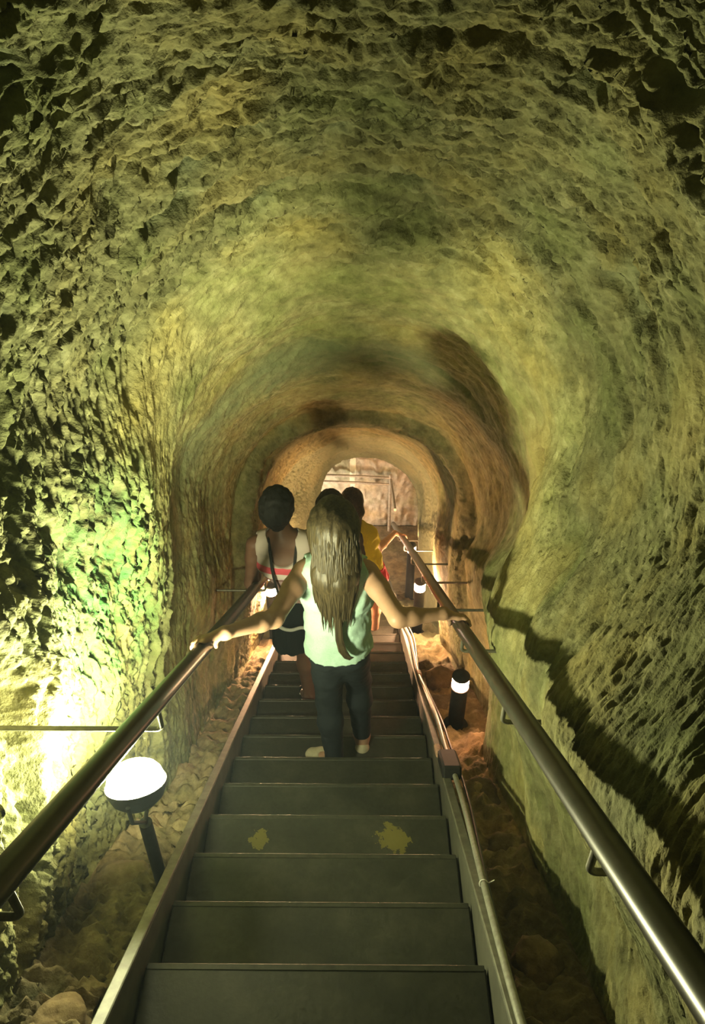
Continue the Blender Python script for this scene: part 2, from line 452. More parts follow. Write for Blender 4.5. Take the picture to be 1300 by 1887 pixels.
RISE, RUN = 0.18, 0.27
XL_, XR_ = -0.600, 0.375
ST0, STN = -5, 23
stair = empty('staircase', (0, 1.027 + RUN * STN, -(1.027 + RUN * STN) * RISE / RUN - RISE))
tag(stair, 'long straight staircase of dark worn treads going down between two metal channels', 'staircase')
def tread_mesh(mat, name):
    b = MB(); b.box((0.5 * (XL_ + XR_), -RUN / 2 - 0.006, -0.02), XR_ - XL_, RUN + 0.012, 0.04, 0.006)
    me = bpy.data.meshes.new(name); me.from_pydata(b.v, [], b.f); me.materials.append(mat); me.update(); return me
tm, tmm = tread_mesh(M_tread, 'tread'), tread_mesh(M_tread_marked, 'tread_marked')
b = MB(); b.box((0.5 * (XL_ + XR_), -RUN - 0.004, 0.07), XR_ - XL_ - .004, 0.016, 0.135, 0.0)
rm = bpy.data.meshes.new('riser'); rm.from_pydata(b.v, [], b.f); rm.materials.append(M_riser)
b = MB(); b.box((0.5 * (XL_ + XR_), -0.0045, 0.0002), XR_ - XL_ - .01, 0.018, 0.004, 0.002)
nm = bpy.data.meshes.new('nosing'); nm.from_pydata(b.v, [], b.f); nm.materials.append(M_nosing)
for k in range(ST0, STN):
    y = 1.027 + RUN * k; loc = Vector((0, y, -y * RISE / RUN)) - stair.location
    t = bpy.data.objects.new('tread', tmm if k == 3 else tm); col.objects.link(t); t.parent = stair; t.location = loc
    if k == 3: t['label'] = 'tread with two worn patches of yellow paint'
    r = bpy.data.objects.new('riser', rm); col.objects.link(r); r.parent = stair; r.location = loc
    n = bpy.data.objects.new('nosing', nm); col.objects.link(n); n.parent = t; n.location = (0, 0, 0)
# channel stringers: web and top flange
def slab(b, X0, X1, s0, s1, n0, n1, bev=0.003):
    c = W((X0 + X1) / 2, (s0 + s1) / 2, (n0 + n1) / 2)
    b.box(c, X1 - X0, s1 - s0, n1 - n0, bev, (XV, DV, NV))
S_END = 2.181 + .3245 * (STN - 1)
for X0, sg, lab in ((-0.605, -1, 'left stringer, thin pale top edge'), (0.380, 1, 'right stringer carrying the conduit')):
    b = MB(); a0, a1 = sorted((X0, X0 + sg * 0.006))
    slab(b, a0, a1, 0.2, S_END + .1, -1.64, -1.352)
    o = b.build('stringer', M_riser); o['label'] = lab; adopt(stair, o)
    b = MB(); a0, a1 = sorted((X0, X0 + sg * 0.034))
    slab(b, a0, a1, 0.2, S_END + .1, -1.352, -1.340, 0.003)
    f = b.build('flange', M_string); f.parent = o
# landing at the foot
yk = 1.027 + RUN * (STN - 1); zl = -(yk) * RISE / RUN - RISE
b = MB(); b.box((0.03, yk + 0.72, zl - 0.05), 2.1, 1.46, 0.10, 0.005)
o = b.build('landing', M_floor); adopt(stair, o)

# ------------------------------------------------------------------ handrails
M_rail = plain('dark_painted_rail', (0.030, 0.028, 0.019), 0.34, 0.0, 0.35, 18, 0.35)
M_bracket = plain('rail_bracket_steel', (0.16, 0.155, 0.12), 0.4, 0.5, 0.3, 40)
def handrail(Xr, nr, side, brackets, label, s1):
    e = empty('handrail', W(Xr, s1, -1.42)); tag(e, label, 'handrail')
    ss = np.linspace(0.25, s1, 40)
    b = MB(); b.tube([W(Xr, s, nr + .004 * math.sin(1.3 * s)) for s in ss], 0.0280, 20)
    o = b.build('rail', M_rail); adopt(e, o)
    for s in brackets:
        row = np.argmin(abs(S - s)); cs = slice(0, NW) if side < 0 else slice(NW + NARC, NW + NARC + NW)
        wall = abs(P1[row, cs, 0][np.argmin(abs(P1[row, cs, 2] - (nr - .09)))])
        p0 = W(Xr, s, nr - 0.018); dn = np.array((0, 0, -1.0)); out = np.array((float(side), 0, 0))
        pts = [p0, p0 + dn * .04, p0 + dn * .078]
        for a in (20, 45, 70, 90):
            a = math.radians(a); pts.append(p0 + dn * (.078 + .018 * math.sin(a)) + out * (.018 * (1 - math.cos(a))))
        pts.append(p0 + dn * .096 + out * (wall - abs(Xr) + 0.03))
        b = MB(); b.tube(pts, 0.0075, 10)
        o = b.build('bracket', M_bracket); adopt(e, o)
    return e
XRL, NRL, XRR, NRR = -0.556, -0.650, 0.428, -0.640
handrail(XRL, NRL, -1, (1.22, 2.17, 4.75, 5.70, 6.65, 7.60), 'dark tubular handrail on bent brackets along the left rock wall above the floodlight', 8.3)
handrail(XRR, NRR, 1, (1.36, 2.22, 3.12, 4.05, 5.05, 6.05, 7.05, 8.05), 'dark tubular handrail along the right rock wall above the row of small warm lamps', 9.2)

# guard rail of the landing, across the far wall
M_guard = plain('pale_worn_rail', (0.45, 0.42, 0.36), 0.45, 0.3, 0.25, 30)
g = empty('landing_guardrail', (0.03, YB - .18, zl)); tag(g, 'pale guard rail of two bars and posts across the landing at the tunnel foot', 'guardrail')
yg = YB - .18
for z in (0.90, 0.80):
    b = MB(); b.tube([(-.62, yg, zl + z), (0, yg, zl + z - .02), (.45, yg, zl + z - .05)], 0.017, 12); o = b.build('bar', M_guard); adopt(g, o)
for x in (-.60, .43):
    b = MB(); b.tube([(x, yg, zl), (x, yg, zl + .90)], 0.02, 12); o = b.build('post', M_guard); adopt(g, o)
b = MB(); b.tube([(.43, yg, zl + .84), (.45, yg - .3, zl + .82), (.45, yg - .85, zl + .98)], 0.017, 12); o = b.build('bar', M_guard); adopt(g, o)

# ------------------------------------------------------------------ lamps
M_black = plain('black_lamp_body', (0.015, 0.015, 0.015), 0.6, 0.0, 0.3, 30, 0.2)
M_glow = glow('warm_diffuser', BOLL_COL, BOLL)
M_flood = glow('floodlight_lens', FLOOD_COL, FLOOD)
def bollard(X, s, n, label, power=BOLL, colr=BOLL_COL, r=0.050):
    """small post lamp: glowing drum under a dark cap"""
    top = W(X, s, n); ground = NB - 0.03
    h = (n - ground) / CO        # along the vertical to the gutter
    base = top - np.array((0, 0, h))
    e = empty('bollard_lamp', base); tag(e, label, 'lamp', 'small warm lamps along the stairs')
    zt = h
    b = MB(); b.lathe((0, 0, 0), [(r * 1.5, -.03), (r * 1.5, .012), (r * 1.05, .02)], 24); b.build('base_plate', M_black, e)
    b = MB(); b.lathe((0, 0, 0), [(r * .94, 0.0), (r * .94, zt - .075), (r * 1.04, zt - .072), (r * 1.04, zt - .06), (r * .9, zt - .058)], 24); b.build('post', M_black, e)
    b = MB(); b.lathe((0, 0, 0), [(r * .92, zt - .06), (r * .96, zt - .055), (r * .96, zt + .018), (r * .92, zt + .02)], 28); b.build('diffuser', glow('warm_diffuser', colr, power), e)
    b = MB(); b.lathe((0, 0, 0), [(r * .9, zt + .018), (r * 1.02, zt + .02), (r * 1.0, zt + .032), (r * .7, zt + .042), (r * .1, zt + .046)], 28); b.build('cap', M_black, e)
    return e
bollard(.592, 4.40, -1.185, 'nearest small warm lamp standing in the right gutter below the handrail', 90, (1.0, .50, .28))
bollard(.560, 6.90, -1.010, 'second small warm lamp along the right gutter, beside the far end of the cable', 1400)
bollard(.600, 8.55, -.845, 'farthest small warm lamp right of the stairs, below the hand on the rail', 500)
bollard(-.710, 6.50, -.985, 'small warm lamp on the left side, seen past the waist of the striped top', 2800)
bollard(-.640, 9.75, -.78, 'small lamp lighting the landing from behind the left rock', 650, (1.0, .80, .58))

# the round up-light
fc = W(-.690, 2.42, -.990)
nv = np.array((-.10, .42, .90)); nv /= np.linalg.norm(nv)
uu = np.cross(nv, XV); uu /= np.linalg.norm(uu); vv = np.cross(nv, uu)
FAX = (uu, vv, nv)
fbase = fc - np.array((0, 0, .66))
fl = empty('floodlight', fbase); tag(fl, 'round dazzling white floodlight facing up from the left gutter beneath the handrail', 'floodlight')
b = MB(); b.lathe(fc, [(.020, -.075), (.055, -.068), (.080, -.045), (.093, -.015), (.096, .004), (.090, .006)], 36, FAX); o = b.build('housing', M_black); adopt(fl, o)
b = MB(); b.lathe(fc, [(.089, .004), (.088, .018), (.083, .034), (.071, .050), (.052, .062), (.030, .069), (.008, .071)], 36, FAX); o = b.build('lens', M_flood); adopt(fl, o)
b = MB()
pl = fc - uu * .10 - nv * .02; pr = fc + uu * .10 - nv * .02; pb = fc - np.array((0, 0, .15)) - nv * .04
b.tube([pl, pl - np.array((0, 0, .08)), pb, pr - np.array((0, 0, .08)), pr], .007, 8); o = b.build('yoke', M_black); adopt(fl, o)
b = MB(); b.tube([pb, (pb[0], pb[1], pb[2] - .06), (pb[0], pb[1], fbase[2] - .05)], .022, 12); o = b.build('post', M_black); adopt(fl, o)

# ------------------------------------------------------------------ conduit and cable on the right stringer
M_conduit = plain('grey_conduit', (0.26, 0.26, 0.22), 0.42, 0.3, 0.25, 50)
M_cable = plain('black_cable', (0.03, 0.03, 0.03), 0.45, 0, 0.3, 50)
M_tie = plain('white_tie', (0.75, 0.75, 0.7), 0.5)
M_clay = plain('rusty_clamp', (0.42, 0.26, 0.18), 0.7, 0, .4, 30)
cp = [(.400,.3,-1.345),(.402,1.2,-1.345),(.405,1.96,-1.338),(.415,2.5,-1.332),(.428,3.0,-1.328),(.432,3.35,-1.33),(.428,3.75,-1.33),(.430,4.1,-1.325),(.418,4.6,-1.32),(.405,5.1,-1.33),(.415,5.6,-1.32),(.425,6.2,-1.33),(.40,6.9,-1.33),(.405,7.6,-1.34),(.41,8.4,-1.34)]
def spline(pts, m=12):
    pts = [np.array(p, float) for p in pts]; out = []
    P = [2*pts[0]-pts[1]] + pts + [2*pts[-1]-pts[-2]]
    for i in range(1, len(P)-2):
        for j in range(m):
            t = j / m
            out.append(0.5*((2*P[i]) + (-P[i-1]+P[i+1])*t + (2*P[i-1]-5*P[i]+4*P[i+1]-P[i+2])*t*t + (-P[i-1]+3*P[i]-3*P[i+1]+P[i+2])*t**3))
    out.append(pts[-1]); return out
cond = empty('conduit', W(.41, 4.0, -1.34)); tag(cond, 'thin grey metal conduit running down the top of the right stair channel', 'conduit')
b = MB(); b.tube([W(*p) for p in spline(cp)], 0.0115, 12); o = b.build('pipe', M_conduit); adopt(cond, o)
b = MB(); c0 = W(.413, 2.47, -1.331)
b.tube([c0 + 0.0135 * (math.cos(a) * XV + math.sin(a) * NV) for a in np.linspace(0, 2 * math.pi, 17)], .0022, 6, False)
b.tube([c0 + .012 * XV, c0 + .035 * XV + .012 * NV], .0022, 6); o = b.build('cable_tie', M_tie); adopt(cond, o)
b = MB(); slab(b, .378, .462, 3.36, 3.58, -1.352, -1.288, .010); o = b.build('clamp', M_black); adopt(cond, o)
b = MB(); slab(b, .374, .404, 3.60, 3.72, -1.345, -1.312, .008); o = b.build('clamp', M_clay); o['label'] = 'rusty pale clamp block'; adopt(cond, o)
b = MB(); slab(b, .395, .425, 5.02, 5.12, -1.350, -1.315, .006); o = b.build('clamp', M_clay); adopt(cond, o)
b = MB(); b.tube([W(x + .020 + .012 * math.sin(2.2 * s), s, n - .006 + .006 * math.sin(3 * s)) for x, s, n in spline(cp)], 0.0065, 10)
o = b.build('cable', M_cable); tag(o, 'slack black cable lying against the conduit on the right channel', 'cable')

# ------------------------------------------------------------------ loose stones in the gutters
def stone(X, s, n, r, seed, label, squash=(1, 1, .75)):
    u = np.linspace(0, math.pi, 22); v = np.linspace(0, 2 * math.pi, 33)[:-1]
    U, Vv = np.meshgrid(u, v, indexing='ij')
    d = np.stack([np.sin(U) * np.cos(Vv), np.sin(U) * np.sin(Vv), np.cos(U)], 2)
    q = 1 + .22 * perlin(d[..., 0] * 1.3 + seed, d[..., 1] * 1.3, d[..., 2] * 1.3) + .10 * perlin(d[..., 0] * 3.5 + seed, d[..., 1] * 3.5, d[..., 2] * 3.5 + 2)
    q = np.round(q * 9) / 9 * .35 + q * .65
    Q = d * q[..., None] * r * np.array(squash)
    c = W(X, s, n); V = Q.reshape(-1, 3)
    m = len(v); F = []
    for i in range(len(u) - 1):
        for j in range(m):
            F.append((i*m + j, (i+1)*m + j, (i+1)*m + (j+1) % m, i*m + (j+1) % m))
    me = mesh_np('rock', V, F); o = link('rock', me, M_boulder); o.location = c
    return tag(o, label, 'rock')
stone(.585, 5.35, -1.44, .105, 3.1, 'rounded brown boulder in the right gutter below the hand on the rail')
stone(.56, 4.95, -1.50, .085, 8.4, 'flat reddish stone just in front of the rounded boulder, right gutter', (1.3, 1, .5))
stone(.50, 5.75, -1.47, .07, 5.0, 'small stone behind the rounded boulder against the stair channel')
stone(.57, 3.55, -1.53, .10, 9.7, 'broad flat reddish stone at the foot of the nearest right lamp', (1.1, 1.2, .45))
stone(.60, 3.10, -1.53, .07, 12.2, 'dark stone lying in the right gutter below the black clamp')
stone(.56, 2.35, -1.52, .08, 15.9, 'blocky stone in the right gutter beside the white cable tie', (1, 1, .8))
stone(-.80, 2.05, -1.52, .085, 18.3, 'pale stone in the left gutter near the channel edge')
stone(-.84, 2.75, -1.50, .10, 21.3, 'grey stone in the left gutter beneath the floodlight', (1.1, 1, .6))

# ------------------------------------------------------------------ thin scatter volume added to imitate lens glare
m = bpy.data.materials.new('lens_glare_haze'); m.use_nodes = True; nt = m.node_tree
nt.nodes.remove(nt.nodes['Principled BSDF']); vs_ = nt.nodes.new('ShaderNodeVolumeScatter')
vs_.inputs['Color'].default_value = (.70, .88, 1, 1); vs_.inputs['Density'].default_value = 0.0030; vs_.inputs['Anisotropy'].default_value = 0.3
nt.links.new(vs_.outputs[0], nt.nodes['Material Output'].inputs['Volume'])
b = MB(); slab(b, -1.5, 1.5, -2.6, 12.0, -2.4, 1.6, 0)
o = b.build('glare_haze', m, None, False); tag(o, 'thin scattering air added to imitate lens glare around the lamps', 'glare_haze', None, 'stuff')

# ------------------------------------------------------------------ figures
class Field:
    """signed distance grid, meshed with surface nets into one continuous skin"""
    def __init__(self, lo, hi, h):
        self.lo = np.array(lo, np.float32); self.h = h
        self.n = np.maximum(4, np.ceil((np.array(hi) - self.lo) / h).astype(int) + 1)
        self.f = np.full(self.n, 0.08, np.float32)
    def _blk(self, lo, hi):
        a = np.clip(np.floor((lo - self.lo) / self.h).astype(int), 0, self.n - 1)
        b = np.clip(np.ceil((hi - self.lo) / self.h).astype(int) + 1, 1, self.n)
        if np.any(b <= a): return None
        sl = tuple(slice(x, y) for x, y in zip(a, b))
        ax = [self.lo[i] + self.h * np.arange(a[i], b[i], dtype=np.float32) for i in range(3)]
        return sl, ax[0][:, None, None], ax[1][None, :, None], ax[2][None, None, :]
    def _put(self, sl, d, k):
        f = self.f[sl]
        if k <= 0: self.f[sl] = np.minimum(f, d); return
        h = np.maximum(k - np.abs(f - d), 0) / k
        self.f[sl] = np.minimum(f, d) - h * h * k * 0.25
    def cap(self, a, b, ra, rb=None, k=0.02):
        rb = ra if rb is None else rb
        a = np.array(a, np.float32); b = np.array(b, np.float32); m = max(ra, rb) + 0.05
        B = self._blk(np.minimum(a, b) - m, np.maximum(a, b) + m)
        if B is None: return
        sl, x, y, z = B; d = b - a; L2 = float(d @ d) + 1e-9
        t = np.clip(((x - a[0]) * d[0] + (y - a[1]) * d[1] + (z - a[2]) * d[2]) / L2, 0, 1)
        q = np.sqrt((x - a[0] - t * d[0]) ** 2 + (y - a[1] - t * d[1]) ** 2 + (z - a[2] - t * d[2]) ** 2) - (ra + (rb - ra) * t)
        self._put(sl, q, k)
    def ell(self, c, r, k=0.02, rot=None):
        c = np.array(c, np.float32); r = np.array(r, np.float32); m = r.max() + 0.05
        B = self._blk(c - m, c + m)
        if B is None: return
        sl, x, y, z = B; p = [x - c[0], y - c[1], z - c[2]]
        if rot is not None:
            p = [rot[0][i] * p[0] + rot[1][i] * p[1] + rot[2][i] * p[2] for i in range(3)]
        k0 = np.sqrt((p[0] / r[0]) ** 2 + (p[1] / r[1]) ** 2 + (p[2] / r[2]) ** 2)
        k1 = np.sqrt((p[0] / r[0] ** 2) ** 2 + (p[1] / r[1] ** 2) ** 2 + (p[2] / r[2] ** 2) ** 2)
        self._put(sl, k0 * (k0 - 1) / (k1 + 1e-6), k)
    def cut_cap(self, a, b, ra, rb=None):
        rb = ra if rb is None else rb
        a = np.array(a, np.float32); b = np.array(b, np.float32); m = max(ra, rb) + 0.05
        B = self._blk(np.minimum(a, b) - m, np.maximum(a, b) + m)
        if B is None: return
        sl, x, y, z = B; d = b - a; L2 = float(d @ d) + 1e-9
        t = np.clip(((x - a[0]) * d[0] + (y - a[1]) * d[1] + (z - a[2]) * d[2]) / L2, 0, 1)
        q = np.sqrt((x - a[0] - t * d[0]) ** 2 + (y - a[1] - t * d[1]) ** 2 + (z - a[2] - t * d[2]) ** 2) - (ra + (rb - ra) * t)
        self.f[sl] = np.maximum(self.f[sl], -q)
    def cut_plane(self, p, n):
        """keep the side opposite to n"""
        p = np.array(p, np.float32); n = np.array(n, np.float32); n /= np.linalg.norm(n)
        ax = [self.lo[i] + self.h * np.arange(self.n[i], dtype=np.float32) for i in range(3)]
        d = (ax[0] - p[0])[:, None, None] * n[0] + (ax[1] - p[1])[None, :, None] * n[1] + (ax[2] - p[2])[None, None, :] * n[2]
        self.f = np.maximum(self.f, d)
    def wrinkle(self, amp, sx, sy, sz, seed=0.0):
        ax = [self.lo[i] + self.h * np.arange(self.n[i], dtype=np.float32) for i in range(3)]
        idx = np.argwhere(np.abs(self.f) < 0.03)
        q = [ax[i][idx[:, i]] for i in range(3)]
        self.f[tuple(idx.T)] += amp * fbm(q[0] / sx + seed, q[1] / sy, q[2] / sz, 2)
    def mesh(self, name):
        ins = self.f < 0
        c = np.zeros(self.n - 1, np.uint8)
        for a in (0, 1):
            for b in (0, 1):
                for d in (0, 1):
                    c += ins[a:self.n[0]-1+a, b:self.n[1]-1+b, d:self.n[2]-1+d]
        act = (c > 0) & (c < 8); idx = np.argwhere(act); del c
        vid = np.full(act.shape, -1, np.int32); vid[act] = np.arange(len(idx))
        off = np.array([(a, b, d) for a in (0, 1) for b in (0, 1) for d in (0, 1)])
        val = np.stack([self.f[tuple((idx + o).T)] for o in off], 1)
        acc = np.zeros((len(idx), 3), np.float32); cnt = np.zeros(len(idx), np.float32)
        for i in range(8):
            for j in range(i + 1, 8):
                if np.abs(off[i] - off[j]).sum() != 1: continue
                cr = (val[:, i] < 0) != (val[:, j] < 0)
                t = np.where(cr, val[:, i] / np.where(cr, val[:, i] - val[:, j], 1), 0)
                acc += cr[:, None] * (off[i] + t[:, None] * (off[j] - off[i])); cnt += cr
        V = self.lo + self.h * (idx + acc / cnt[:, None])
        Fs = []
        for ax in range(3):
            u, w = (ax + 1) % 3, (ax + 2) % 3
            s0 = [slice(None)] * 3; s1 = [slice(None)] * 3; s0[ax] = slice(0, -1); s1[ax] = slice(1, None)
            A = ins[tuple(s0)]; Bq = ins[tuple(s1)]; e = np.argwhere(A != Bq)
            ok = (e[:, u] > 0) & (e[:, w] > 0) & (e[:, u] < self.n[u] - 1) & (e[:, w] < self.n[w] - 1); e = e[ok]
            du = np.zeros(3, int); du[u] = 1; dw = np.zeros(3, int); dw[w] = 1
            q = np.stack([vid[tuple((e - du - dw).T)], vid[tuple((e - dw).T)], vid[tuple(e.T)], vid[tuple((e - du).T)]], 1)
            fl = A[tuple(e.T)]
            q = np.where(fl[:, None], q, q[:, ::-1]); Fs.append(q)
        F = np.concatenate(Fs)
        F = F[(F >= 0).all(1)]
        return V, F
def smooth_vf(V, F, it=1):
    for _ in range(it):
        acc = np.zeros_like(V); cnt = np.zeros(len(V), V.dtype)
        for i in range(4):
            j = (i + 1) % 4
            for a, b in ((F[:, i], F[:, j]), (F[:, j], F[:, i])):
                np.add.at(acc, a, V[b]); np.add.at(cnt, a, 1)
        V = 0.5 * V + 0.5 * acc / np.maximum(cnt, 1)[:, None]
    return V

def skin_mat(name, c):
    m, nt, b = new_mat(name)
    g = N(nt, 'ShaderNodeNewGeometry'); f = noise(nt, g.outputs['Position'], 25, 4)
    L(nt, ramp(nt, f, [(0.3, tuple(x * .9 for x in c)), (0.7, tuple(min(1, x * 1.08) for x in c))]), b.inputs['Base Color'])
    b.inputs['Roughness'].default_value = 0.5; b.inputs['Specular IOR Level'].default_value = 0.35
    return m
def hair_mat(name, c, hi, rough=0.38):
    m, nt, b = new_mat(name)
    tc = N(nt, 'ShaderNodeNewGeometry').outputs['Position']
    mp = N(nt, 'ShaderNodeMapping'); mp.inputs['Scale'].default_value = (150, 150, 5); L(nt, tc, mp.inputs['Vector'])
    f = noise(nt, mp.outputs[0], 1.0, 3)
    L(nt, ramp(nt, f, [(0.32, c), (0.72, hi)]), b.inputs['Base Color'])
    b.inputs['Roughness'].default_value = rough; b.inputs['Specular IOR Level'].default_value = 0.3; bump(nt, b, f, 0.35, 0.003)
    return m
M_cloth = {}
def cloth(name, c, rough=0.85):
    if name not in M_cloth: M_cloth[name] = plain(name, c, rough, 0, 0.10, 160, 0.08, 0.15)
    return M_cloth[name]

def lerp3(a, b, t): return np.array(a) + (np.array(b) - np.array(a)) * t
def grip_hand(F, wrist, rail_c, side, sc=1.0, spread=1.0):
    """hand laid over a rail: palm on top, four fingers curl over the outer side, thumb along the inner side.
    all in the field's space; side -1: outer is -X"""
    c = np.array(rail_c, float); out = np.array((float(side), 0, 0)); R = 0.028
    def ring(a, rr, along): return c + (out * math.cos(a) + NV * math.sin(a)) * rr + DV * along
    kn = []
    for i in range(4):
        al = (-0.030 + 0.0205 * i) * sc * spread
        ln = (0.92, 1.0, 0.95, 0.78)[3 - i if side < 0 else 3 - i]
        r = (0.0082, 0.0088, 0.0086, 0.0074)[3 - i] * sc
        a0 = math.radians(112); st = math.radians(44) * ln
        pts = [ring(a0, R + r + .004, al), ring(a0 - st, R + r + .002, al * 1.06), ring(a0 - 1.85 * st, R + r, al * 1.1), ring(a0 - 2.55 * st, R + r - .001, al * 1.12)]
        kn.append(pts[0])
        for j in range(3): F.cap(pts[j], pts[j+1], r * (1.12 - .08 * j), r * (1.04 - .09 * j), 0.004)
        # nail side tip
        F.ell(pts[3], (r * .95,) * 3, 0.002)
    w = np.array(wrist, float)
    for p in kn: F.cap(lerp3(w, p, .28), p, 0.0135 * sc, 0.0105 * sc, 0.012)
    F.cap(w, lerp3(w, (kn[1] + kn[2]) / 2, .5), 0.020 * sc, 0.019 * sc, 0.012)
    # thumb: leaves the side of the palm near its base, lies down the inner side of the rail
    tb = lerp3(w, kn[3], .30) + DV * .014 * sc - NV * .006
    t1 = ring(math.radians(160), R + .013, .040 * sc); t2 = ring(math.radians(182), R + .010, .062 * sc); t3 = ring(math.radians(196), R + .009, .080 * sc)
    F.cap(tb, t1, .0125 * sc, .0108 * sc, .010); F.cap(t1, t2, .0105 * sc, .0095 * sc, .004); F.cap(t2, t3, .0095 * sc, .0082 * sc, .003)
def loose_hand(F, wrist, d, palm_n, side, sc=1.0):
    """relaxed hand hanging along d; palm faces palm_n; fingers slightly curled"""
    w = np.array(wrist, float); d = np.array(d, float); d /= np.linalg.norm(d)
    pn = np.array(palm_n, float); pn -= d * (pn @ d); pn /= np.linalg.norm(pn); lat = np.cross(d, pn) * side
    for i in range(4):
        o = (i - 1.5) * .019 * sc; kn = w + d * (.082 - .004 * abs(i - 1.3)) * sc + lat * o
        F.cap(w + d * .02 * sc + lat * o * .5, kn, .0135 * sc, .0105 * sc, .012)
        ln = (.95, 1.05, 1.0, .78)[i] * sc; p = kn; a = math.radians(14)
        for j, q in enumerate((.036, .026, .020)):
            dd = d * math.cos(a) + pn * math.sin(a); p2 = p + dd * q * ln
            F.cap(p, p2, (.0092 - .0006 * j) * sc, (.0088 - .0008 * j) * sc, .003); p = p2; a += math.radians(24)
    b = w + d * .022 * sc - lat * .018 * sc
    t1 = b + (d * .028 - lat * .020 + pn * .010) * sc; t2 = t1 + (d * .026 - lat * .006 + pn * .010) * sc; t3 = t2 + (d * .022 + pn * .006) * sc
    F.cap(b, t1, .0125 * sc, .0108 * sc, .010); F.cap(t1, t2, .0105 * sc, .0095 * sc, .004); F.cap(t2, t3, .0092 * sc, .0080 * sc, .003)

